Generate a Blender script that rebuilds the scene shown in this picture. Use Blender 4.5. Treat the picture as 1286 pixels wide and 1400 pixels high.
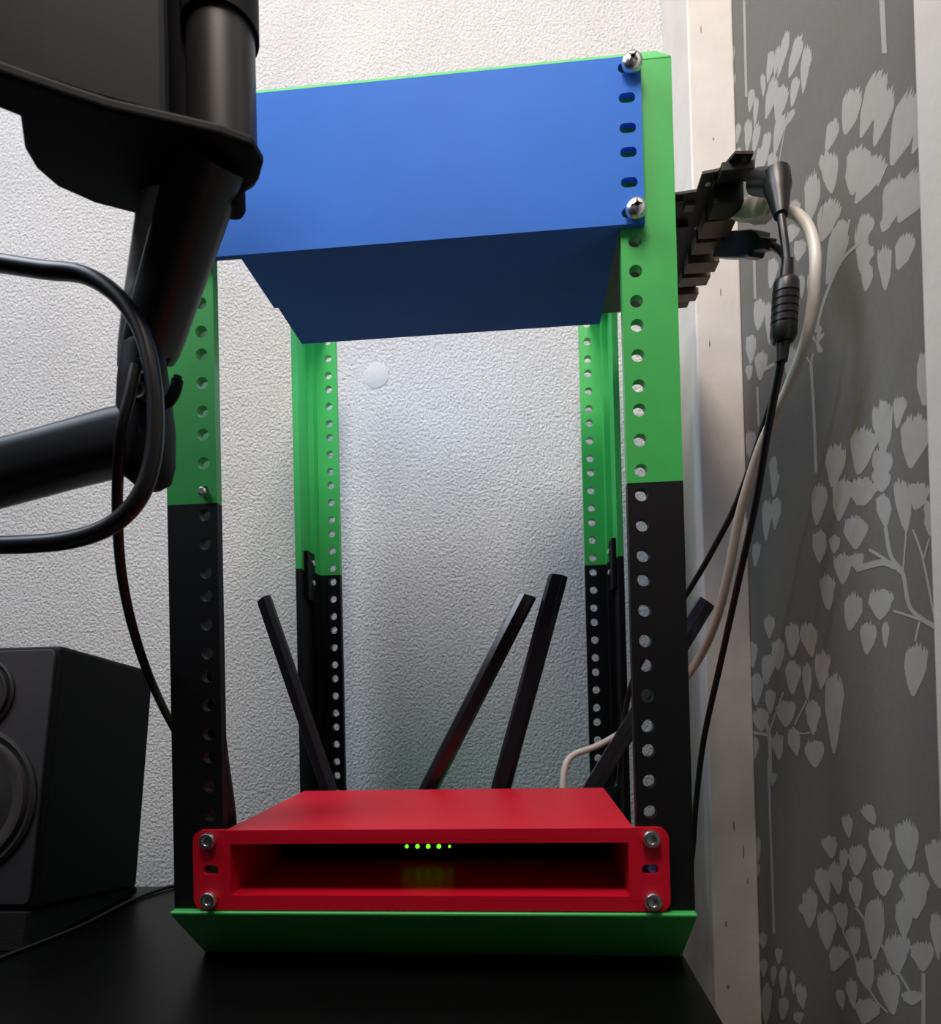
import bpy, bmesh, math, random
from mathutils import Vector, Matrix
random.seed(7)
for o in list(bpy.data.objects): bpy.data.objects.remove(o)
scn = bpy.context.scene
C = scn.collection
MM = 0.001                                   # all lengths below are millimetres

# ------------------------------------------------------------------ camera
FPX, PX, PY = 901.5876, 643.0, 923.0725
CAM = Vector((55.0147, -348.9028, 119.6576))
YAW, PITCH, ROLL = 0.0815976, 0.0125280, 0.0239786
_m = Matrix.Rotation(YAW, 3, 'Z')
_R, _F, _U = _m @ Vector((1, 0, 0)), _m @ Vector((0, 1, 0)), Vector((0, 0, 1))
_p = Matrix.Rotation(PITCH, 3, _R); _F = _p @ _F; _U = _p @ _U
_r = Matrix.Rotation(ROLL, 3, _F); _R = _r @ _R; _U = _r @ _U
cd = bpy.data.cameras.new('camera'); cam = bpy.data.objects.new('camera', cd); C.objects.link(cam)
cd.sensor_fit = 'HORIZONTAL'; cd.sensor_width = 36; cd.lens = FPX / 1286 * 36
cd.shift_x = 0; cd.shift_y = (PY - 700) / 1286
cd.clip_start = 0.01; cd.clip_end = 50
mw = Matrix((_R, _U, -_F)).transposed().to_4x4(); mw.translation = CAM * MM
cam.matrix_world = mw
cd.dof.use_dof = True; cd.dof.focus_distance = 0.42; cd.dof.aperture_fstop = 15
scn.camera = cam
# helpers to read a place off the photograph: a pixel plus one known coordinate
def _ray(x, y): return _F + _R * ((x - PX) / FPX) - _U * ((y - PY) / FPX)
def at(x, y, Y):
    d = _ray(x, y); return CAM + d * ((Y - CAM.y) / d.y)
def ax(x, y, X):
    d = _ray(x, y); return CAM + d * ((X - CAM.x) / d.x)
def az(x, y, Z):
    d = _ray(x, y); return CAM + d * ((Z - CAM.z) / d.z)

# ------------------------------------------------------------------ light
w = bpy.data.worlds.new('world'); scn.world = w; w.use_nodes = True
w.node_tree.nodes['Background'].inputs[0].default_value = (0.86, 0.90, 1.0, 1)
w.node_tree.nodes['Background'].inputs[1].default_value = 0.012
def area(name, loc, target, sx, sy, power, col):
    l = bpy.data.lights.new(name, 'AREA'); l.shape = 'RECTANGLE'; l.size = sx; l.size_y = sy
    l.energy = power; l.color = col
    o = bpy.data.objects.new(name, l); C.objects.link(o); o.location = loc
    o.rotation_euler = (Vector(target) - Vector(loc)).to_track_quat('-Z', 'Y').to_euler()
    return o
area('ceiling_lamp', (0.01, -0.36, 0.98), (0.03, 0.14, 0.35), 0.25, 0.25, 6.3, (1.0, 0.88, 0.79))
area('window_daylight', (-0.80, -0.30, 1.28), (-0.2, 0.25, 0.55), 0.6, 0.6, 14.0, (0.80, 0.88, 1.0))
scn.view_settings.view_transform = 'Standard'; scn.view_settings.look = 'None'
scn.view_settings.gamma = 1; scn.view_settings.use_curve_mapping = False
scn.view_settings.exposure = 0.0

# ------------------------------------------------------------------ materials
def lin(c):
    return tuple((v / 255 / 12.92 if v / 255 <= 0.04045 else ((v / 255 + 0.055) / 1.055) ** 2.4) for v in c)
def mat(name, rgb, rough=0.5, metal=0.0, var=0.08, vscale=60, bump=0.0, bscale=900, bdist=0.0003, spec=0.5):
    m = bpy.data.materials.new(name); m.use_nodes = True
    nt = m.node_tree; b = nt.nodes['Principled BSDF']; c = lin(rgb)
    b.inputs['Roughness'].default_value = rough; b.inputs['Metallic'].default_value = metal
    b.inputs['Specular IOR Level'].default_value = spec
    tc = nt.nodes.new('ShaderNodeTexCoord')
    n = nt.nodes.new('ShaderNodeTexNoise'); n.inputs['Scale'].default_value = vscale; n.inputs['Detail'].default_value = 4
    nt.links.new(tc.outputs['Object'], n.inputs['Vector'])
    r = nt.nodes.new('ShaderNodeValToRGB')
    r.color_ramp.elements[0].position = 0.3; r.color_ramp.elements[1].position = 0.7
    r.color_ramp.elements[0].color = (*[max(0, v * (1 - var)) for v in c], 1)
    r.color_ramp.elements[1].color = (*[min(1, v * (1 + var)) for v in c], 1)
    nt.links.new(n.outputs['Fac'], r.inputs['Fac']); nt.links.new(r.outputs['Color'], b.inputs['Base Color'])
    if bump:
        n2 = nt.nodes.new('ShaderNodeTexNoise'); n2.inputs['Scale'].default_value = bscale; n2.inputs['Detail'].default_value = 3
        nt.links.new(tc.outputs['Object'], n2.inputs['Vector'])
        bp = nt.nodes.new('ShaderNodeBump'); bp.inputs['Strength'].default_value = bump; bp.inputs['Distance'].default_value = bdist
        nt.links.new(n2.outputs['Fac'], bp.inputs['Height']); nt.links.new(bp.outputs['Normal'], b.inputs['Normal'])
    return m
def emit(name, rgb, strength):
    m = bpy.data.materials.new(name); m.use_nodes = True
    b = m.node_tree.nodes['Principled BSDF']
    b.inputs['Base Color'].default_value = (*lin(rgb), 1)
    b.inputs['Emission Color'].default_value = (*lin(rgb), 1); b.inputs['Emission Strength'].default_value = strength
    return m
def plaster():
    m = mat('rough_white_plaster', (234, 231, 229), 0.9, var=0.05, vscale=9, spec=0.2)
    nt = m.node_tree; b = nt.nodes['Principled BSDF']
    tc = nt.nodes['Texture Coordinate']
    mp = nt.nodes.new('ShaderNodeMapping'); mp.inputs['Scale'].default_value = (1.1, 1, 1.0)
    nt.links.new(tc.outputs['Object'], mp.inputs['Vector'])
    wn = nt.nodes.new('ShaderNodeTexNoise'); wn.inputs['Scale'].default_value = 340; wn.inputs['Detail'].default_value = 5; wn.inputs['Roughness'].default_value = 0.58; wn.inputs['Distortion'].default_value = 0.2
    nt.links.new(mp.outputs['Vector'], wn.inputs['Vector'])
    r = nt.nodes.new('ShaderNodeValToRGB'); r.color_ramp.elements[0].position = 0.22; r.color_ramp.elements[1].position = 0.78
    nt.links.new(wn.outputs['Fac'], r.inputs['Fac'])
    bp = nt.nodes.new('ShaderNodeBump'); bp.inputs['Strength'].default_value = 0.85; bp.inputs['Distance'].default_value = 0.0042
    nt.links.new(r.outputs['Color'], bp.inputs['Height']); nt.links.new(bp.outputs['Normal'], b.inputs['Normal'])
    return m
M = {
 'plaster': plaster(),
 'patch': mat('smooth_filler', (200, 197, 195), 0.8, var=0.03, vscale=80, bump=0.3, bscale=300, bdist=0.001),
 'paint': mat('white_painted_wood', (213, 206, 199), 0.55, var=0.06, vscale=35, bump=0.35, bscale=220, bdist=0.0006),
 'scuff': mat('scuffed_paint', (128, 112, 102), 0.8, var=0.2, vscale=200),
 'paper': mat('grey_wallpaper', (109, 106, 101), 0.8, var=0.05, vscale=300, bump=0.4, bscale=1400, bdist=0.0003),
 'print': mat('pale_grey_print', (166, 162, 157), 0.65, var=0.04, vscale=120),
 'floor': mat('dark_floor', (60, 50, 44), 0.6),
 'desk': mat('black_desk_laminate', (7, 7, 7), 0.36, var=0.15, vscale=200, bump=0.15, bscale=700, bdist=0.0003, spec=0.22),
 'green': mat('green_printed_plastic', (66, 184, 88), 0.42, var=0.04, vscale=40, bump=0.12, bscale=1600, bdist=0.0002),
 'black': mat('black_printed_plastic', (14, 13, 15), 0.55, var=0.12, vscale=80, bump=0.15, bscale=1600, bdist=0.0002, spec=0.25),
 'blue': mat('blue_printed_plastic', (60, 122, 220), 0.6, var=0.03, vscale=30, bump=0.08, bscale=1500, bdist=0.0002, spec=0.12),
 'red': mat('red_printed_plastic', (206, 14, 42), 0.42, var=0.04, vscale=40, bump=0.12, bscale=1500, bdist=0.0002, spec=0.4),
 'steel': mat('zinc_steel', (225, 225, 225), 0.3, 1.0, var=0.05, vscale=300),
 'recess': mat('screw_recess', (40, 40, 42), 0.5, 0.6),
 'gloss': mat('glossy_black_plastic', (30, 28, 32), 0.2, var=0.1, vscale=40, bump=0.1, bscale=150, bdist=0.0004),
 'rubber': mat('black_cable_rubber', (22, 22, 24), 0.38, var=0.1, vscale=120),
 'white_cable': mat('off_white_cable', (214, 208, 198), 0.4, var=0.04, vscale=80),
 'clear': mat('milky_plug_plastic', (238, 232, 224), 0.25, var=0.1, vscale=200),
 'pcb': mat('brown_circuit_board', (50, 38, 30), 0.5, var=0.3, vscale=220, bump=0.2, bscale=900, bdist=0.0003),
 'port': mat('dull_port_metal', (112, 100, 86), 0.45, 0.5, var=0.1, vscale=200),
 'chip': mat('black_chip', (18, 18, 19), 0.5),
 'arm': mat('dark_grey_arm_paint', (38, 37, 39), 0.4, var=0.06, vscale=60, bump=0.1, bscale=1200, bdist=0.0002, spec=0.35),
 'arm_black': mat('black_arm_plastic', (22, 24, 28), 0.6, var=0.08, vscale=60, bump=0.12, bscale=1200, bdist=0.0002, spec=0.12),
 'lit_side': mat('brushed_grey_lit_side', (214, 210, 203), 0.34, 0.85, var=0.04, vscale=60),  # pale metal colour stands in for light on the arm's left side
 'speaker': mat('black_speaker_vinyl', (15, 15, 17), 0.65, var=0.1, vscale=150, bump=0.15, bscale=1100, bdist=0.0002, spec=0.2),
 'baffle': mat('charcoal_baffle', (46, 42, 44), 0.6, var=0.06, vscale=150, bump=0.15, bscale=1100, bdist=0.0002),
 'cone': mat('speaker_cone', (20, 19, 20), 0.7),
 'ring': mat('speaker_surround', (62, 56, 56), 0.5),
 'foam': mat('black_foam', (12, 12, 12), 0.9, var=0.3, vscale=400, bump=0.5, bscale=900, bdist=0.001),
 'led_green': emit('green_led', (120, 255, 30), 1.7),
 'led_white': emit('cold_white_led', (190, 215, 255), 30.0),
 'plug_blue': mat('blue_plug', (90, 165, 240), 0.4),
}

# ------------------------------------------------------------------ mesh helpers
class MB:
    def __init__(s): s.v = []; s.f = []
    def add(s, vs, fs):
        k = len(s.v); s.v += [Vector(v) for v in vs]; s.f += [tuple(i + k for i in f) for f in fs]; return s
    def box(s, x0, x1, y0, y1, z0, z1):
        return s.add([(x, y, z) for z in (z0, z1) for y in (y0, y1) for x in (x0, x1)],
                     [(0, 2, 3, 1), (4, 5, 7, 6), (0, 1, 5, 4), (2, 6, 7, 3), (0, 4, 6, 2), (1, 3, 7, 5)])
    def prism(s, pts, d):                      # closed polygon swept by vector d
        n = len(pts); d = Vector(d); pts = [Vector(p) for p in pts]
        return s.add(pts + [p + d for p in pts],
                     [tuple(range(n))[::-1], tuple(range(n, 2 * n))] + [(i, (i + 1) % n, n + (i + 1) % n, n + i) for i in range(n)])
    def loft(s, rings):                        # closed rings of equal length, capped
        n = len(rings[0]); vs = [p for r in rings for p in r]; fs = [tuple(range(n))[::-1]]
        for k in range(len(rings) - 1):
            fs += [(k * n + i, k * n + (i + 1) % n, (k + 1) * n + (i + 1) % n, (k + 1) * n + i) for i in range(n)]
        fs.append(tuple(range((len(rings) - 1) * n, len(rings) * n)))
        return s.add(vs, fs)
    def lathe(s, prof, org, axis, n=28):       # prof: (radius, height along axis)
        a = Vector(axis).normalized(); u = a.orthogonal().normalized(); v = a.cross(u); org = Vector(org)
        return s.loft([[org + a * h + (u * math.cos(t) + v * math.sin(t)) * r for t in [2 * math.pi * i / n for i in range(n)]] for r, h in prof])
    def tube(s, pts, r, n=12, sub=8):
        P = spline([Vector(p) for p in pts], sub)
        rr = r if callable(r) else (lambda t: r)
        rings = []; u = None
        for i, p in enumerate(P):
            t = (P[min(i + 1, len(P) - 1)] - P[max(i - 1, 0)]).normalized()
            u = t.orthogonal().normalized() if u is None else (u - t * u.dot(t)).normalized()
            v = t.cross(u); q = rr(i / (len(P) - 1))
            rings.append([p + (u * math.cos(k) + v * math.sin(k)) * q for k in [2 * math.pi * j / n for j in range(n)]])
        return s.loft(rings)
    def build(s, name, m, parent=None, smooth=False, bevel=0, recalc=True):
        me = bpy.data.meshes.new(name)
        me.from_pydata([(v * MM)[:] for v in s.v], [], s.f)
        if recalc:
            bm = bmesh.new(); bm.from_mesh(me); bmesh.ops.recalc_face_normals(bm, faces=bm.faces); bm.to_mesh(me); bm.free()
        me.materials.append(M[m])
        o = bpy.data.objects.new(name, me); C.objects.link(o)
        if smooth:
            me.polygons.foreach_set('use_smooth', [True] * len(me.polygons))
            try: me.set_sharp_from_angle(angle=math.radians(40))
            except Exception: pass
        if parent is not None: attach(o, parent)
        if bevel:
            b = o.modifiers.new('bevel', 'BEVEL'); b.width = bevel * MM; b.segments = 3; b.limit_method = 'ANGLE'; b.angle_limit = math.radians(40)
        return o
def attach(o, parent):
    o.parent = parent
    if parent.type == 'EMPTY': o.matrix_parent_inverse = Matrix.Translation(-parent.location)
def spline(P, sub):
    out = []
    for i in range(len(P) - 1):
        a, b, c, d = P[max(i - 1, 0)], P[i], P[i + 1], P[min(i + 2, len(P) - 1)]
        for k in range(sub):
            t = k / sub
            out.append(0.5 * ((2 * b) + (c - a) * t + (2 * a - 5 * b + 4 * c - d) * t * t + (3 * b - a - 3 * c + d) * t ** 3))
    return out + [P[-1]]
def plate(mb, u0, u1, v0, v1, holes, place, t, n=24, corner=0.0):
    """flat plate in (u,v) with through holes. holes: (u,v,half-length,radius); place(u,v,w) -> point, w in 0..t"""
    holes = sorted(holes, key=lambda h: h[1])
    cuts = [v0] + [(holes[i][1] + holes[i + 1][1]) / 2 for i in range(len(holes) - 1)] + [v1]
    for i, (cu, cv, hl, r) in enumerate(holes):
        a0, a1 = cuts[i], cuts[i + 1]
        angs = [2 * math.pi * k / n for k in range(n)] + [math.atan2(y - cv, x - cu) % (2 * math.pi) for x in (u0, u1) for y in (a0, a1)]
        angs = sorted(set(round(a, 6) for a in angs))
        inn, out = [], []
        for a in angs:
            c, s_ = math.cos(a), math.sin(a)
            sx = (hl if c > 1e-6 else -hl if c < -1e-6 else 0)
            inn.append((cu + sx + c * r, cv + s_ * r))
            k = min([((u1 - cu) if c > 0 else (u0 - cu)) / c if abs(c) > 1e-9 else 1e9, ((a1 - cv) if s_ > 0 else (a0 - cv)) / s_ if abs(s_) > 1e-9 else 1e9])
            out.append((cu + c * k, cv + s_ * k))
        m = len(angs)
        V = [place(*p, 0) for p in inn] + [place(*p, 0) for p in out] + [place(*p, t) for p in inn] + [place(*p, t) for p in out]
        F = []
        for k in range(m):
            j = (k + 1) % m
            F += [(k, j, m + j, m + k), (2 * m + k, 3 * m + k, 3 * m + j, 2 * m + j), (k, 2 * m + k, 2 * m + j, j)]
        mb.add(V, F)
    # rim
    R = [(u0, v0), (u1, v0), (u1, v1), (u0, v1)]
    mb.add([place(*p, 0) for p in R] + [place(*p, t) for p in R], [(i, (i + 1) % 4, 4 + (i + 1) % 4, 4 + i) for i in range(4)])
    return mb
def thing(name, label, cat, loc, group=None):
    o = bpy.data.objects.new(name, None); C.objects.link(o); o.location = Vector(loc) * MM; o.empty_display_size = 0.02
    tag(o, label, cat, group); return o
def tag(o, label, cat, group=None):
    o['label'] = label; o['category'] = cat
    if group: o['group'] = group
    return o
def struct(o): o['kind'] = 'structure'; return o
def rrect(x0, x1, z0, z1, r, n=6):             # rounded rectangle outline
    out = []
    for cx, cz, a in ((x1 - r, z1 - r, 0), (x0 + r, z1 - r, 90), (x0 + r, z0 + r, 180), (x1 - r, z0 + r, 270)):
        out += [(cx + r * math.cos(math.radians(a + 90 * k / n)), cz + r * math.sin(math.radians(a + 90 * k / n))) for k in range(n + 1)]
    return out

# ------------------------------------------------------------------ the setting
YW, XR = 300.0, 241.0
ZD = -37.0
wb = struct(MB().box(-1500, 700, YW, YW + 60, -760, 1700).build('wall_back', 'plaster'))
pc = at(514, 514, YW)
MB().lathe([(12.5, 0), (12.5, .5), (11.5, .9), (.1, 1.0)], (pc.x, YW, pc.z), (0, -1, 0)).build('filler_patch', 'patch', wb, True)
wr = struct(MB().box(XR, XR + 60, -1500, YW, -760, 1700).build('wall_right', 'paper'))
struct(MB().box(-1500, XR, -1500, YW, -800, -760).build('floor', 'floor'))
# boxed casing in the corner
XC, YC = 204.0, 209.0
t1 = struct(MB().box(XC, XR, YC, YW, -760, 1700).build('trim_1', 'paint', None, False, 1.6))
for px, py, wd, ht in ((992, 1263, 1.6, 6), (995, 1350, 2, 5), (1003, 1130, 1.4, 9), (1016, 1165, 1.4, 12), (1022, 1205, 1.2, 6), (958, 40, 1, 8), (975, 190, 1.5, 3), (985, 400, 1, 9), (970, 470, 1.2, 7)):
    q = at(px, py, YC)
    pts = [(q.x + wd * .5 * math.cos(a) * random.uniform(.6, 1.1), YC - .06, q.z + ht * .5 * math.sin(a) * random.uniform(.7, 1.1)) for a in [i * math.pi / 5 for i in range(10)]]
    MB().add(pts, [tuple(range(10))]).build('scuff_mark', 'scuff', t1, recalc=False)
t2 = struct(MB().box(XR - 9, XR, -140, -47, -760, 1700).build('trim_2', 'paint', None, False, 2))

# printed flowers of the wallpaper: flat print on the right wall
CROP = {3: (990, 0, 4.243), 4: (990, 300, 3.5), 5: (990, 640, 3.334), 6: (990, 1040, 3.889)}
PETALS = {
3: '370,165,310,450,45 450,190,375,450,60 485,240,455,540,55 280,280,250,480,45 320,260,290,440,35 225,420,225,560,30 300,430,240,690,60 350,480,300,700,80 420,430,390,620,50 165,510,145,650,40 190,550,175,740,30 90,700,60,850,35 145,680,130,880,45 200,700,165,900,40 260,740,215,1000,50 340,640,290,900,60 415,620,330,760,35 220,830,180,1050,45 90,850,70,940,30 285,880,270,1010,60 50,250,45,400,25 60,420,50,520,20 770,490,700,780,110 925,380,790,800,110 965,480,870,850,100 1130,490,970,960,150 1190,610,1090,890,80 1195,800,1160,930,60 650,680,590,880,70 600,860,620,1120,110 800,830,740,1130,150 925,880,760,1180,120 525,980,490,1300,90 640,1140,560,1400,120 420,1150,390,1280,60 830,1230,810,1400,90 1030,1000,930,1330,130 1190,960,1010,1290,160 700,1260,640,1400,60',
4: '580,0,490,310,90 660,0,655,260,70 780,0,755,60,50 890,60,830,240,90 700,110,655,250,60 690,200,675,345,55 765,110,770,340,70 340,20,310,110,60 370,90,350,200,60 240,170,220,330,50 175,370,160,530,60 210,380,215,600,35 130,540,125,690,50 180,620,170,770,60 120,690,118,770,35 370,250,370,380,30 410,250,400,350,20 330,600,300,760,50 410,540,440,590,15 460,500,445,590,20 480,540,445,590,15 465,640,440,580,25 985,610,955,890,115 850,830,825,1000,60 760,850,760,1130,100 930,920,890,1190,140 1010,900,985,970,50 680,980,640,1220,120 545,1060,515,1280,95 760,1080,750,1280,90 690,1230,660,1370,110 1020,1130,1000,1260,60 130,1000,120,1140,50 235,1120,235,1290,40',
5: '630,40,610,170,110 720,0,715,110,90 720,110,735,270,70 800,30,830,290,80 900,60,870,190,100 970,130,940,310,100 970,0,960,120,60 440,60,420,260,75 550,30,520,240,90 435,275,435,430,65 505,300,500,390,50 600,210,600,370,110 540,380,540,530,80 465,475,475,645,70 600,380,610,470,70 600,560,570,740,90 715,540,710,690,110 660,690,650,850,80 735,690,735,820,35 880,780,860,1040,110 205,665,205,775,48 310,695,310,860,70 375,695,400,860,75 245,770,245,920,60 205,840,190,985,60 130,780,130,910,45 455,820,440,1005,70 315,870,310,1030,70 375,880,380,1055,45 150,930,145,1080,60 210,1000,210,1120,48 500,900,500,1300,85 405,1040,405,1215,65 280,1050,280,1180,85 160,1090,170,1200,80 240,1200,250,1330,55 310,1180,330,1310,60 410,1230,415,1365,85 140,1220,135,1330,45 240,120,230,280,45 195,130,190,330,45 150,330,140,450,40 120,210,110,330,40 235,0,225,130,40',
6: '265,60,255,130,35 645,280,665,410,55 745,230,800,340,70 550,390,575,520,80 640,460,630,590,50 715,440,700,610,100 815,340,840,560,125 960,300,985,580,125 1140,400,1151,680,150 505,555,550,760,80 580,530,610,710,75 690,610,710,780,70 460,670,450,890,90 610,740,635,900,80 540,780,550,1005,100 840,560,850,720,110 1010,570,1020,840,150 950,720,960,950,90 800,700,800,1060,110 680,870,700,1030,80 630,980,580,1120,100 740,1030,770,1220,100 920,910,920,1140,130 1050,950,1060,1120,120 860,1100,900,1350,110 670,1150,690,1320,60 610,1210,630,1320,50 780,1260,740,1400,130 1000,1220,1000,1300,120 1120,780,1140,1060,60 400,760,440,830,40 205,910,210,1000,45 290,990,290,1080,40 210,1050,210,1150,40 180,390,180,540,30 180,540,178,620,25 265,1080,260,1200,30 315,1090,310,1250,40 360,1110,370,1240,25 400,1180,420,1320,60 230,1170,220,1400,60 320,1250,310,1380,60 390,1330,400,1400,60',
}
STEMS = {
3: ['14 115,0 128,560', '30 915,0 922,140 930,310', '6 370,650 310,980', '12 945,950 890,1080'],
4: ['14 650,110 560,200 480,380 440,540', '12 600,0 550,220', '12 143,190 148,380', '15 240,690 190,720', '10 158,800 165,990', '8 380,640 415,690', '8 425,640 415,690', '14 415,690 428,900 440,1210'],
5: ['18 735,270 760,400 815,480 850,640 960,720 987,740', '8 830,290 815,470', '10 860,280 905,410 960,690', '8 935,320 910,410', '14 660,370 740,420 810,480', '30 600,460 720,430 780,450', '12 770,650 890,690 960,730', '10 890,700 870,790', '16 210,1400 205,1220 170,1100', '8 205,1200 270,1020', '8 320,1170 375,1060', '8 310,1180 350,1210 390,1205', '14 125,1205 200,1215'],
6: ['13 235,0 250,460 265,920', '20 1060,1400 1060,1130', '14 700,780 850,1000 1000,1250', '10 630,900 780,1230 870,1340'],
}
fp = MB(); lay = [0]
def wallpt(k, x, y):
    ox, oy, s = CROP[k]; return ax(ox + x / s, oy + y / s, XR)
def flat(pts):
    lay[0] += 1
    pts = [(XR - 0.05 - 0.0006 * lay[0], p.y, p.z) for p in pts]
    if min(p[1] for p in pts) < -46.5: pts = [(p[0], max(p[1], -46.5), p[2]) for p in pts]
    fp.add(pts, [tuple(range(len(pts)))])
for k, txt in PETALS.items():
    for it in txt.split():
        tx, ty, bx, by, wd = map(float, it.split(','))
        tip = Vector((tx, ty, 0)); base = Vector((bx, by, 0)); d = tip - base; L = d.length; d /= L
        nrm = Vector((-d.y, d.x, 0))
        prof = [(0, .06), (.12, .20), (.3, .36), (.5, .48), (.66, .52), (.8, .47), (.88, .42)]
        left = [base + d * (L * a) + nrm * (wd * b * random.uniform(.85, 1.1)) for a, b in prof]
        right = [base + d * (L * a) - nrm * (wd * b * random.uniform(.85, 1.1)) for a, b in prof]
        nj = 2 + int(wd / 28); top = []
        for j in range(nj * 2 + 1):
            f = 1 - 2 * (j + .5) / (nj * 2 + 1)
            hgt = (.98 if j % 2 else .90) + random.uniform(-.07, .05) - .12 * abs(f) ** 1.5
            top.append(base + d * (L * hgt) + nrm * (wd * .43 * f))
        poly = left + top + right[::-1]
        flat([wallpt(k, p.x, p.y) for p in poly])
for k, ls in STEMS.items():
    for it in ls:
        a = it.split(); wd = float(a[0]); P = spline([Vector((*map(float, q.split(',')), 0)) for q in a[1:]], 5)
        L_, R_ = [], []
        for i, p in enumerate(P):
            t = (P[min(i + 1, len(P) - 1)] - P[max(i - 1, 0)]).normalized(); n_ = Vector((-t.y, t.x, 0)) * wd * .5
            L_.append(p + n_); R_.append(p - n_)
        flat([wallpt(k, p.x, p.y) for p in L_ + R_[::-1]])
fp.build('floral_print', 'print', wr, recalc=False)

# ------------------------------------------------------------------ desk
desk = thing('desk', 'black desk with a faintly glossy top carrying rack and speaker', 'desk', (-350, -200, -760))
MB().box(-1300, 141, -520, 160, ZD - 28, ZD).build('desk_top', 'desk', desk, False, 1.2)
for x, y in ((-1270, -490), (85, -490), (-1270, 90), (85, 90)):
    MB().box(x, x + 45, y, y + 45, -760, ZD - 28).build('leg', 'black', desk, False, 1)

# ------------------------------------------------------------------ rack
U = 44.45
rack = thing('equipment_rack', 'tall open equipment rack with green upper and black lower hole-lined posts', 'rack', (0, 122, ZD))
XI, XO = 111.0, 139.5
def frame(name, zs, top=0):                            # zs maps 0..-37 to the base or (mirrored) to the top
    b = MB()
    b.prism([(-XO, y, zs(z)) for y, z in (((0, 0), (0, -1.2), (34, -36.4), (48, -36.4), (48, 0)) if top else ((-5, 0), (-5, -1.6), (32.5, -37), (48, -37), (48, 0)))], (2 * XO, 0, 0))
    if not top: b.prism([(-XO, y, zs(z)) for y, z in ((254, 0), (254, -1.6), (216.5, -37), (201, -37), (201, 0))], (2 * XO, 0, 0))
    for s in (-1, 1):
        x0, x1 = sorted((s * 118, s * XO)); z0, z1 = sorted((zs(0), zs(-37)))
        b.box(x0, x1, 48, 240 if top else 201, z0, min(z1, z0 + 8) if top else z1)
    return b.build(name, 'green', rack, False, .8)
frame('base_frame', lambda z: z)
frame('top_frame', lambda z: 10 * U - z, 1)
def post(name, m, sx, back, k0, k1):
    b = MB(); z0, z1 = k0 * U, k1 * U
    yf = 243 if back else 0
    holes = [(118.26, k * U + d, 0, 3.4) for k in range(k0, k1) for d in (6.35, 22.225, 38.1)]
    plate(b, XI, XO, z0, z1, holes, lambda u, v, w_: (sx * u, yf + w_, v), 6)
    x0, x1 = sorted((sx * 134.5, sx * XO))
    b.box(x0, x1, *((205, 243) if back else (6, 42)), z0, z1)
    x0, x1 = sorted((sx * 129.5, sx * 134.5))
    b.box(x0, x1, *((231, 243) if back else (6, 16)), z0, z1)
    return b.build(name, m, rack)
for back in (0, 1):
    for sx in (-1, 1):
        post('upper_post', 'green', sx, back, 5, 10); post('lower_post', 'black', sx, back, 0, 5)
        y0, y1 = (212, 230) if back else (18, 36)
        x0, x1 = sorted((sx * 130.5, sx * 134.5))
        j = MB().box(x0, x1, y0, y1, 5 * U - 26, 5 * U + 17).build('joint_plate', 'black', rack, False, .6)
        for z in (5 * U - 10, 5 * U + 8):
            MB().lathe([(2.6, 0), (2.6, 1.2), (1.4, 1.8), (1.2, 1.0), (.1, .9)], (sx * 130.5, (y0 + y1) / 2 + (4 if back else 0), z), (-sx, 0, 0), 18).build('bolt', 'steel', j, True)
MB().lathe([(2.4, 0), (2.4, 10), (1.5, 11), (.1, 11)], (-118.5, 8, 5 * U + 6.35), (0, -1, 0), 16).build('bolt', 'steel', rack, True)
MB().lathe([(3.2, 0), (3.2, 8.8), (2.3, 8.9), (2.3, 10.6), (.1, 10.8)], (118.26, 9, 22.2), (0, -1, 0), 20).build('hole_plug', 'plug_blue', rack, True)['label'] = 'small blue plug in a post hole'

# ------------------------------------------------------------------ screws
def screw(parent, x, y, z, r, kind, tilt=0.0):
    h = MB()
    if kind == 'cross':
        h.lathe([(r * .72, -1), (r * .72, 1.6), (r * .98, 1.7), (r, 2.6), (r * .93, 4.2), (r * .7, 5.5), (r * .35, 6.1), (.1, 6.25)], (x, y, z), (0, -1, 0), 28)
    else:
        h.lathe([(r * .9, 0), (r, .3), (r, 3.0), (r * .9, 3.6), (r * .56, 3.7), (r * .5, 2.2), (.1, 1.9)], (x, y, z), (0, -1, 0), 28)
    o = h.build('screw', 'steel', parent, True)
    if kind == 'cross':
        c = MB(); a = math.radians(tilt)
        for k in range(2):
            u = Vector((math.cos(a + k * math.pi / 2), 0, math.sin(a + k * math.pi / 2))); v = Vector((-u.z, 0, u.x)); p = Vector((x, y - 5.0, z))
            c.prism([p + u * r * .55, p + v * .9 + u * .8, p - u * .8 + v * .9, p - u * r * .55, p - u * .8 - v * .9, p + u * .8 - v * .9], (0, -1.3, 0))
        c.build('cross_recess', 'recess', o)
    return o

# ------------------------------------------------------------------ blue enclosure
blue = thing('rack_enclosure', 'blue two-unit front panel with tray beneath, screwed into the green upper posts', 'enclosure', (0, 0, 8 * U))
ZB0, ZB1, BX = 8 * U + .4, 10 * U - .4, 123.0
b = MB(); PF = -3.6
hs = [8 * U + 22.225, 8 * U + 38.1, 9 * U + 6.35, 9 * U + 22.225]
allh = [8 * U + 6.35] + hs + [9 * U + 38.1]
for s in (-1, 1):
    u0, u1 = (104, BX)
    plate(b, u0, u1, ZB0, ZB1, [(115.6, z, 1.6, 2.7) for z in allh], lambda u, v, w_: (s * u, PF + w_, v), 3.5)
b.box(-104, 104, PF, PF + 3.5, ZB0, ZB1)
b.build('front_panel', 'blue', blue)
b = MB().box(-92, 111 - .4, 0, 92, 8 * U + .6, 8 * U + 4)
b.box(-92, -88.5, 0, 92, 8 * U + 4, 408); b.box(107.2, 110.6, 0, 92, 8 * U + 4, 408); b.box(-88.5, 107.2, 88.5, 92, 8 * U + 4, 390)
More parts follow.
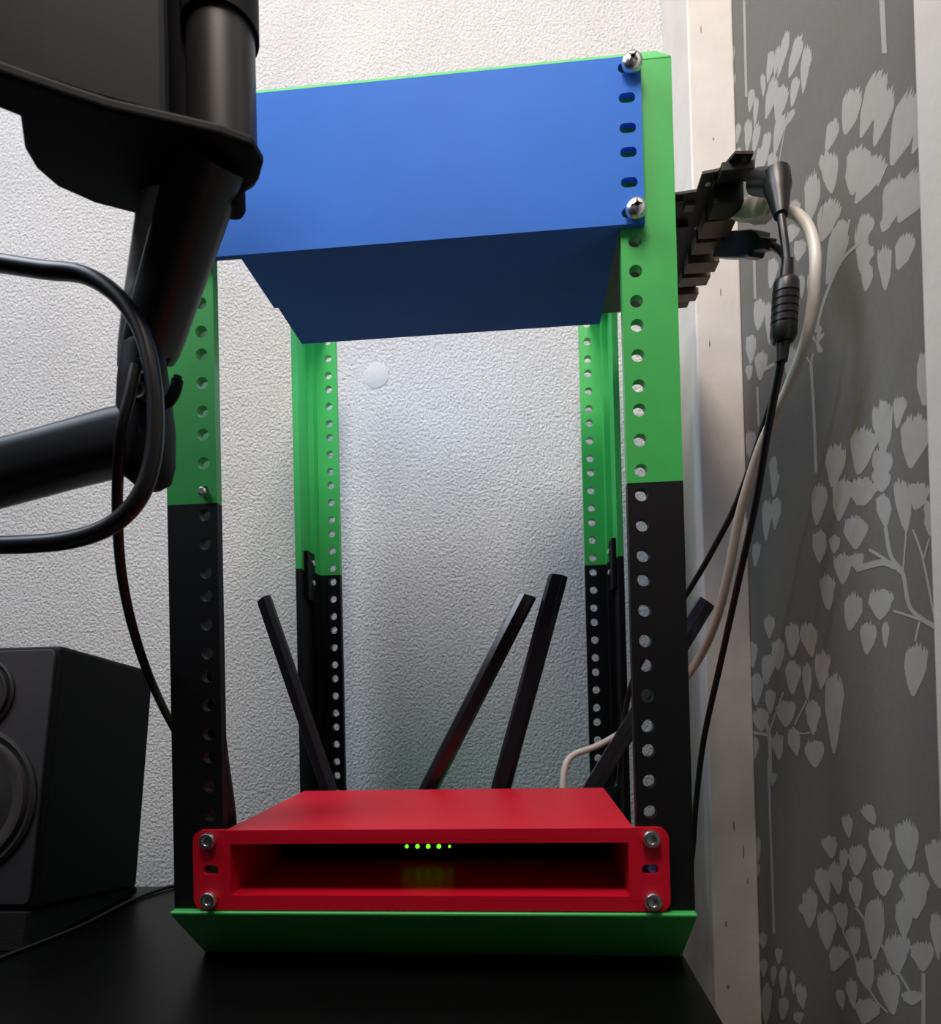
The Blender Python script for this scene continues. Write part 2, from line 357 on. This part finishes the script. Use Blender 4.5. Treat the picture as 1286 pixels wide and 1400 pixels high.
b.box(-94.5, -92, 0, 48, 8 * U + .6, 8 * U + 30)
b.build('tray', 'blue', blue)
for s in (-1, 1):
    for z, tl in ((9 * U + 38.1, 50), (8 * U + 6.35, 95)): screw(blue, s * 118.2, PF, z, 5.4, 'cross', tl)

# ------------------------------------------------------------------ red sleeve and the router in it
red = thing('router_sleeve', 'red open-fronted one-unit sleeve screwed to the black lower posts', 'enclosure', (0, 60, 0))
b = MB()
out = rrect(-126.5, 126.5, .6, 43.4, 5.5)
hx0, hx1, hz0, hz1 = -106.0, 106.0, 8.4, 36.0
# panel: two ears with holes, plus top and bottom bars
for s in (-1, 1):
    plate(b, 106, 121, 6, 38, [(116.8, 22.2, 1.7, 2.5)], lambda u, v, w_: (s * u, PF + w_, v), 3.5)
    b.prism([(s * 121, PF, 6), (s * 126.5, PF, 6), (s * 126.5, PF, 38), (s * 121, PF, 38)], (0, 3.5, 0))
b.prism([(x, PF, z) for x, z in out if z >= 37.5] + [(-126.5, PF, 38), (126.5, PF, 38)], (0, 3.5, 0))
b.prism([(-126.5, PF, 6), *[(x, PF, z) for x, z in out if z <= 6.2], (126.5, PF, 6)], (0, 3.5, 0))
b.box(-106, 106, PF, PF + 3.5, 36, 38); b.box(-106, 106, PF, PF + 3.5, 6, 8.4)
b.build('front_panel', 'red', red)
b = MB()
X0, X1 = -109.0, 109.0
b.box(X0, X1, 0, 128, 36, 43.2); b.box(X0, X1, 0, 128, 2, 8.4); b.box(X0, -106, 0, 128, 8.4, 36); b.box(106, X1, 0, 128, 8.4, 36)
b.build('sleeve', 'red', red)
for s in (-1, 1):
    for z in (38.1, 6.35): screw(red, s * 117.4, PF, z, 4.4, 'socket')

rt = thing('wifi_router', 'black router inside red sleeve with green lights and upright antennas behind', 'router', (0, 100, 8.4))
MB().prism([(-102, y, z) for y, z in ((66, 8.6), (62, 12), (62, 30), (66, 34), (140, 34), (140, 8.6))], (204, 0, 0)).build('body', 'black', rt, False, 1.2)
for i, r in enumerate((1.15, 1.35, 1.4, 1.4, .9)):
    q = at(556 + 14.6 * i, 1157, 62)
    MB().lathe([(r, -.5), (r, .5), (r * .6, 1.0), (.05, 1.1)], (q.x, 62, q.z), (0, -1, 0), 14).build('status_light', 'led_green', rt, True)['label'] = 'lit green status light'
def antenna(p0, p1, wd, th, rot=0.0, cut=4):
    d = (p1 - p0).normalized(); u = d.cross(Vector((0, 1, 0))).normalized(); v = u.cross(d)
    if rot: u, v = u * math.cos(rot) + v * math.sin(rot), v * math.cos(rot) - u * math.sin(rot)
    sec = [(-.5, .12), (-.28, .5), (.28, .5), (.5, .12), (.5, -.12), (.28, -.5), (-.28, -.5), (-.5, -.12)]
    L = (p1 - p0).length
    rings = [[p0 + d * h + u * (a * wd * k) + v * (c * th * k) + (d * (a * cut) if h > L - 1 else Vector()) for a, c in sec] for h, k in ((0, .8), (10, .95), (20, 1), (L - 4, 1), (L - .3, .98), (L, .9))]
    o = MB().loft(rings).build('antenna', 'gloss', rt, False, .5)
    q = p0 - Vector((0, 0, 0))
    MB().lathe([(5, -6), (5, 8), (4, 10), (.1, 10)], p0, d, 18).build('antenna_hinge', 'gloss', o, True)
    return o
def ant(bx, by, tx, ty, Yb, Yt, wd, th, rot, cut):
    p1 = at(tx, ty, Yt); pm = at(bx, by, Yb); d = (p1 - pm).normalized()
    p0 = pm - d * ((pm.z - 24) / d.z); antenna(p0, p1, wd, th, rot, cut)
ant(450, 1080, 361, 819, 150, 158, 13.0, 10, .35, -2)
ant(585, 1080, 721, 814, 150, 165, 14.0, 10, -.3, -3)
ant(684, 1080, 763, 787, 150, 160, 15.0, 10, .2, -1)
ant(808, 1080, 966, 822, 150, 140, 14.0, 10, .7, 2)

# ------------------------------------------------------------------ circuit board and its plugs
ZP = 410.0
pcb = thing('circuit_board', 'bare brown circuit board with ports jutting out beside the blue panel', 'circuit board', (130, 100, ZP))
def bp(x, y): q = az(x, y, ZP); return (q.x, q.y)
outl = [bp(1030, 210), bp(1005, 210), bp(985, 233), bp(960, 238), bp(952, 262), bp(926, 266)]
outl += [(60, outl[-1][1]), (60, 177), (189, 177)]
MB().prism([(x, y, ZP) for x, y in outl], (0, 0, 1.6)).build('board', 'pcb', pcb)
xe = bp(1030, 210)[0]
def part(name, m, x0, x1, y0, y1, z0, z1, bev=.3): return MB().box(x0, x1, y0, y1, z0, z1).build(name, m, pcb, False, bev)
for px, py, y0 in ((1017, 218, 0), (968, 251, 0), (953, 311, 0), (932, 408, 0)):
    x, y = bp(px, py); MB().lathe([(1.7, .2), (1.7, -.4), (1.0, -.5), (.1, -.45)], (x, y, ZP), (0, 0, 1), 14).build('solder_pad', 'steel', pcb, True)
# ports hang under the outer edge in a row, each at its own depth
ports = [(30, 40, 'chip', 5, 2), (46, 60, 'chip', 12, 1), (66, 82, 'port', 9, 3), (87, 99, 'port', 8, 3), (108, 120, 'port', 8, 5), (126, 137, 'port', 7, 4), (150, 160, 'port', 5, 2)]
for y0, y1, m, h, ov in ports: part('port', m, xe - 16, xe + ov, y0, y1, ZP - h, ZP)
for x0, x1, y0, y1, m, h in ((146, 158, 56, 70, 'chip', 2), (148, 166, 78, 96, 'chip', 3), (150, 160, 102, 108, 'port', 2), (145, 155, 112, 124, 'chip', 4), (160, 168, 128, 140, 'chip', 2), (146, 156, 132, 150, 'chip', 3), (160, 166, 60, 66, 'port', 2), (172, 178, 40, 48, 'chip', 3)):
    part('chip', m, x0, x1, y0, y1, ZP - h, ZP, .2)

# barrel power lead with ferrite
pl = thing('power_cable', 'black power lead with angled plug and ferrite bead hanging from circuit board', 'cable', (196, 20, ZD))
a0 = Vector((xe + 3, 36, 402)); e = at(1062, 250, 20); e2 = at(1068, 300, 12)
MB().lathe([(3.2, 0), (3.2, 3), (6.8, 3.2), (7.2, 16), (7.0, 20), (.1, 20.5)], a0, e - a0, 20).build('plug', 'rubber', pl, True)
MB().lathe([(5.5, -8), (7.2, -6), (7.2, 4), (6.0, 9), (4.4, 20), (3.6, 24), (.1, 24.5)], e, e2 - e, 20).build('strain_relief', 'rubber', pl, True)
f0, f1 = at(1075, 382, 8), at(1070, 468, 10); fd = (f1 - f0)
h = fd.length; prof = [(3, -10), (3.6, -1), (5.5, 0), (6.4, 2)]
for k in range(5):
    z = h * (.22 + .12 * k); prof += [(6.7, z), (6.2, z + .4), (6.2, z + 1.2), (6.7, z + 1.6)]
prof += [(6.7, h - 3), (5.2, h), (3.6, h + .5), (2.8, h + 10), (.1, h + 10)]
MB().lathe(prof, f0, fd, 24).build('ferrite_bead', 'rubber', pl, True)
MB().tube([e, e2, at(1074, 345, 9), f0, f1, at(1066, 500, 14), at(1049, 590, 33), at(1032, 690, 58), at(1008, 800, 88), at(985, 905, 118), at(962, 1010, 150), at(951, 1100, 168), at(944, 1180, 178), Vector((166, 185, -80)), Vector((164, 187, -300)), Vector((166, 190, -700))], 2.15).build('cord', 'rubber', pl, True)

# network lead
nc = thing('network_cable', 'off-white network cable looping from circuit board down into the router', 'cable', (200, 60, ZD))
n0 = at(1008, 288, 62); n1 = at(1062, 287, 38)
nd = (n1 - n0).normalized(); nu = nd.cross(Vector((0, 0, 1))).normalized(); nv = nu.cross(nd)
MB().loft([[n0 + nd * hh + nu * (a * sw) + nv * (c * sh) for a, c in ((-1, -1), (1, -1), (1, 1), (-1, 1))] for hh, sw, sh in ((0, 5.6, 5.2), (11, 5.6, 5.2), (12, 6.4, 6.2), (22, 6.0, 5.8), (28, 3.6, 3.6))]).build('plug', 'clear', nc, False, .8)
MB().tube([n1 - nd * 4, at(1090, 294, 26), at(1110, 325, 16), at(1114, 375, 12), at(1104, 455, 20), at(1075, 535, 38), at(1040, 610, 60), at(1012, 700, 82), at(996, 780, 100), at(978, 850, 118), at(950, 908, 138), at(905, 962, 150), at(862, 993, 156), at(820, 1018, 158), at(784, 1032, 156), at(772, 1050, 152), at(769, 1085, 148), Vector((82, 146, 26)), Vector((82, 141, 22))], lambda t: 3.1 if t < .6 else 2.5).build('cord', 'white_cable', nc, True)

# black data lead
uc = thing('data_cable', 'black data lead with chunky plug running down behind the posts next to the wallpaper', 'cable', (195, 60, ZD))
u0, u1 = at(988, 336, 96), at(1055, 334, 52); ud = (u1 - u0).normalized(); uu = ud.cross(Vector((0, 0, 1))).normalized(); uv = uu.cross(ud); ul = (u1 - u0).length
MB().loft([[u0 + ud * hh + uu * (a * sw) + uv * (c * sh) for a, c in ((-1, -1), (1, -1), (1, 1), (-1, 1))] for hh, sw, sh in ((0, 6, 7.2), (ul * .66, 6, 7.6), (ul * .76, 5.6, 6.6), (ul * .8, 4, 4), (ul, 3, 3))]).build('plug', 'rubber', uc, False, 1.0)
MB().tube([u1 - ud * 2, at(1072, 350, 46), at(1078, 385, 44), at(1076, 430, 46), at(1066, 505, 55), at(1046, 575, 72), at(1010, 680, 105), at(975, 750, 130), at(944, 803, 148), at(905, 860, 158), at(868, 922, 165), at(852, 990, 172), at(845, 1070, 176), Vector((112, 165, 34)), Vector((80, 152, 26)), Vector((62, 143, 24))], 2.2).build('cord', 'rubber', uc, True)

# ------------------------------------------------------------------ monitor arm
arm = thing('monitor_arm', 'dark grey jointed monitor arm with mounting head before the blue panel', 'monitor arm', (-430, -60, ZD))
MB().lathe([(34, 0), (34, 8), (20, 10), (17, 14), (17, 330), (15, 334), (.1, 335)], (-430, -60, ZD), (0, 0, 1), 32).build('pole', 'arm', arm, True)
def oval(p, d, w_, t_, n=20, up=Vector((0, 1, 0)), e=.55):
    u = d.cross(up).normalized(); v = u.cross(d).normalized(); out = []
    for k in range(n):
        a = 2 * math.pi * (k + .5) / n; c, s_ = math.cos(a), math.sin(a)
        out.append(p + u * (w_ * math.copysign(abs(c) ** e, c)) + v * (t_ * math.copysign(abs(s_) ** e, s_)))
    return out
# lower arm
la0, la1 = at(188, 598, -58), at(0, 648, -60); ld = (la1 - la0).normalized(); la2 = la0 + ld * 290
MB().loft([oval(la0 + ld * q, ld, w_, 13) for q, w_ in ((-8, 11), (0, 13), (6, 13.6), (40, 13), (285, 14))]).build('lower_arm', 'arm', arm, True)
# upper arm
ua0, ua1 = at(211, 462, -50), at(272, 262, -80); du = (ua1 - ua0).normalized()
MB().loft([oval(ua0 + du * q, du, w_, 13, e=.6) for q, w_ in ((-10, 7), (-4, 9), (4, 9.8), (60, 11.6), ((ua1 - ua0).length + 14, 12))]).build('upper_arm', 'arm', arm, True)
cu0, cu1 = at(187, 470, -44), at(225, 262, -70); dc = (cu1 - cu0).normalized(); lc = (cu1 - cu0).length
MB().loft([oval(cu0 + dc * q, dc, w_, 9, e=.7) for q, w_ in ((-12, 3), (-2, 6), (14, 7.4), (lc + 6, 9.5))]).build('lit_side_strip', 'lit_side', arm, True)['label'] = 'light grey strip added for the lit side of the arm'  # added strip: the arm's lit left face, brightened by its own colour
# elbow
ej = at(196, 585, -57); jt = at(196, 470, -57); jb = at(203, 668, -57)
jd = (jb - jt).normalized(); jl = (jb - jt).length
jo = MB().loft([oval(jt + jd * q, jd, w_, t_, e=.8) for q, w_, t_ in ((0, 5, 7), (4, 8, 11), (20, 9.5, 13.5), (40, 11, 14.5), (jl - 12, 10, 14.5), (jl - 4, 8, 12), (jl, 4, 6))]).build('elbow', 'arm_black', arm, True)
for px, py in ((196, 503), (192, 536)):
    q = at(px, py, -73); MB().lathe([(4.2, -6), (4.2, 1), (3.4, 2), (2.2, 1.8), (2, .8), (.1, .8)], q, (0, -1, .0), 20).build('elbow_screw', 'arm', jo, True)
hk = [at(218, 552, -62), at(231, 548, -62), at(240, 532, -62), at(243, 514, -62)]
MB().tube(hk, lambda t: 2.6 if t < .9 else 1.8, 10).build('cable_clip', 'arm_black', arm, True)
MB().tube([at(205, 500, -45), at(222, 492, -45), at(233, 478, -45), at(238, 462, -45)], lambda t: 3.6 - 2 * t, 10).build('elbow_spur', 'arm_black', arm, True)
# head: plate seen from below, block and pivot above
ZH = 338.0
poly = [(-120, 104), (0, 150), (28, 161), (34, 205), (50, 232), (78, 256), (130, 279), (200, 297), (232, 291), (290, 282), (335, 266), (354, 248), (360, 226), (346, 201), (300, 184), (240, 170), (150, 150), (100, 134), (0, 100), (-90, 70)]
pp = [az(x, y, ZH) for x, y in poly]
MB().prism([(p.x, p.y, ZH) for p in pp], (0, 0, 5)).build('bracket_plate', 'arm_black', arm, False, 1.5)
# block: front outline follows the plate, rises out of view
bl = [az(x, y, ZH + 5) for x, y in ((234, 168), (150, 146), (128, 140), (60, 118), (0, 100), (-120, 62))]
bk = [az(x, y, ZH + 5)[:2] for x, y in ((-120, 98), (0, 143), (32, 156), (44, 196), (80, 228), (150, 246), (228, 250))]
MB().prism([(p.x, p.y, ZH + 5) for p in bl] + [(x, y, ZH + 5) for x, y in bk], (0, 0, 120)).build('mount_block', 'arm_black', arm, False, 4)
q = az(292, 196, ZH + 5)
py_ = q.y + 13
MB().lathe([(14.2, 0), (14.2, 76), (14.2, 120), (.1, 120)], (at(291, 100, py_ - 8).x, py_, ZH + 5), (0, 0, 1), 40).build('pivot', 'arm', arm, True)
MB().box(bl[0].x - 26, at(291, 100, py_ - 8).x, py_ - 5, py_ + 9, ZH + 5, ZH + 125).build('pivot_web', 'arm_black', arm, False, 1)
zc = at(346, 42, py_).z
MB().lathe([(16.0, 0), (16.0, 22), (14, 24), (.1, 24)], (at(291, 100, py_ - 8).x, py_, zc), (0, 0, 1), 40).build('pivot_collar', 'arm_black', arm, True)
q = az(316, 262, ZH)
MB().lathe([(6, 0), (6, -7), (5, -9), (.1, -9)], (q.x, q.y, ZH), (0, 0, 1), 24).build('knob', 'arm_black', arm, True)

# cables hung on the arm
c1 = MB().tube([at(-60, 352, -70), at(0, 360, -72), at(60, 369, -74), at(115, 376, -75), at(160, 404, -76), at(192, 450, -77), at(208, 510, -78), at(213, 570, -78), at(208, 630, -78), at(190, 680, -78), at(155, 716, -77), at(105, 736, -76), at(40, 744, -74), at(-60, 746, -70)], lambda t: 3.5 + .7 * abs(2 * t - 1), 14)
tag(c1.build('display_cable', 'rubber', None, True), 'thick black cable looped round the monitor arm elbow', 'cable')
c2 = MB().tube([at(186, 500, -78), at(178, 540, -79), at(166, 590, -78), at(161, 650, -70), at(161, 720, -55), at(167, 790, -35), at(182, 860, -15), at(204, 925, 12), at(232, 985, 50), at(262, 1035, 75), at(300, 1090, 85), at(308, 1140, 82), Vector((-114, 86, 20)), Vector((-113.6, 85, -5)), Vector((-113.6, 82, ZD + 3))], lambda t: 2.4)
tag(c2.build('arm_power_cord', 'rubber', None, True), 'thin black cord hanging from the arm elbow down behind the rack', 'cable')
# bundle behind the lower left post
c3 = MB().tube([at(288, 900, 34), at(291, 950, 34), at(296, 1000, 34), at(302, 1050, 34), at(309, 1100, 34), at(312, 1140, 34), at(312, 1190, 34)], 5.2)
tag(c3.build('cable_bundle', 'rubber', None, True), 'short black cable bundle behind the black post beside the speaker', 'cable')

# ------------------------------------------------------------------ speaker on a tilted pad
sp = thing('desk_speaker', 'black desktop speaker tilted back beside the rack', 'speaker', (-302, 90, ZD))
XS = -250.0
fb, ft = Vector((XS, 36.6, -13.6)), Vector((XS, 64.6, 151.5))
bb, bt = Vector((XS, 144.0, -33.0)), Vector((XS, 173.0, 136.0))
W = Vector((-105, 0, 0))
MB().prism([fb, ft, bt, bb], W).build('cabinet', 'speaker', sp, False, 3)
fu = (ft - fb).normalized(); fn = Vector((0, -fu.z, fu.y)); H_ = (ft - fb).length
cn = fb + W / 2
MB().prism([cn + Vector((x, 0, 0)) + fu * z - fn * .5 for x, z in rrect(-49.5, 49.5, 3, H_ - 3, 4)], fn * 2.5).build('baffle', 'baffle', sp, False, .6)
def driver(zc_, r, ringm):
    o = cn + fu * zc_ + fn * 2
    MB().lathe([(r, -1), (r, 1.2), (r * .95, 2.2), (r * .9, 1.0), (r * .86, -.2), (.1, -.2)], o, fn, 48).build('driver_frame', 'cone', sp, True)
    MB().lathe([(r * .86, 0), (r * .84, 2.2), (r * .78, 2.6), (r * .72, .8), (r * .3, .1), (.1, .1)], o + fn * .3, fn, 48).build('surround', ringm, sp, True)
    MB().lathe([(r * .70, .2), (r * .30, .4), (r * .26, 2.0), (r * .12, 3.4), (.1, 3.6)], o + fn * .8, fn, 40).build('cone', 'cone', sp, True)
driver(66, 48, 'ring'); driver(135, 25, 'cone')
pad = MB().prism([(XS - 3, 30, ZD), (XS - 3, 150, ZD), (XS - 3, 148, -33.6), (XS - 3, 34, -14.2)], (-99, 0, 0)).build('foam_wedge', 'foam', None, False, 1)
tag(pad, 'black foam wedge under the desktop speaker', 'foam pad')
dc_ = MB().tube([az(-60, 1335, ZD + 1.6), az(0, 1310, ZD + 1.6), az(110, 1266, ZD + 1.6), az(165, 1238, ZD + 1.6), az(205, 1221, ZD + 1.6), az(240, 1211, ZD + 1.6), Vector((-205, 168, ZD - 2)), Vector((-200, 180, ZD - 60)), Vector((-200, 182, -700))], 1.4, 10)
tag(dc_.build('thin_cable', 'rubber', None, True), 'thin black cord lying across the desk before the speaker', 'cable')

# ------------------------------------------------------------------ small cold lamp in the back of the enclosure
ld_ = bpy.data.lights.new('board_light', 'POINT'); ld_.shadow_soft_size = 0.008; ld_.energy = 0.36; ld_.color = (0.36, 0.60, 1.0)
lo = bpy.data.objects.new('board_light', ld_); C.objects.link(lo); lo.location = (-0.045, 0.140, 0.394)
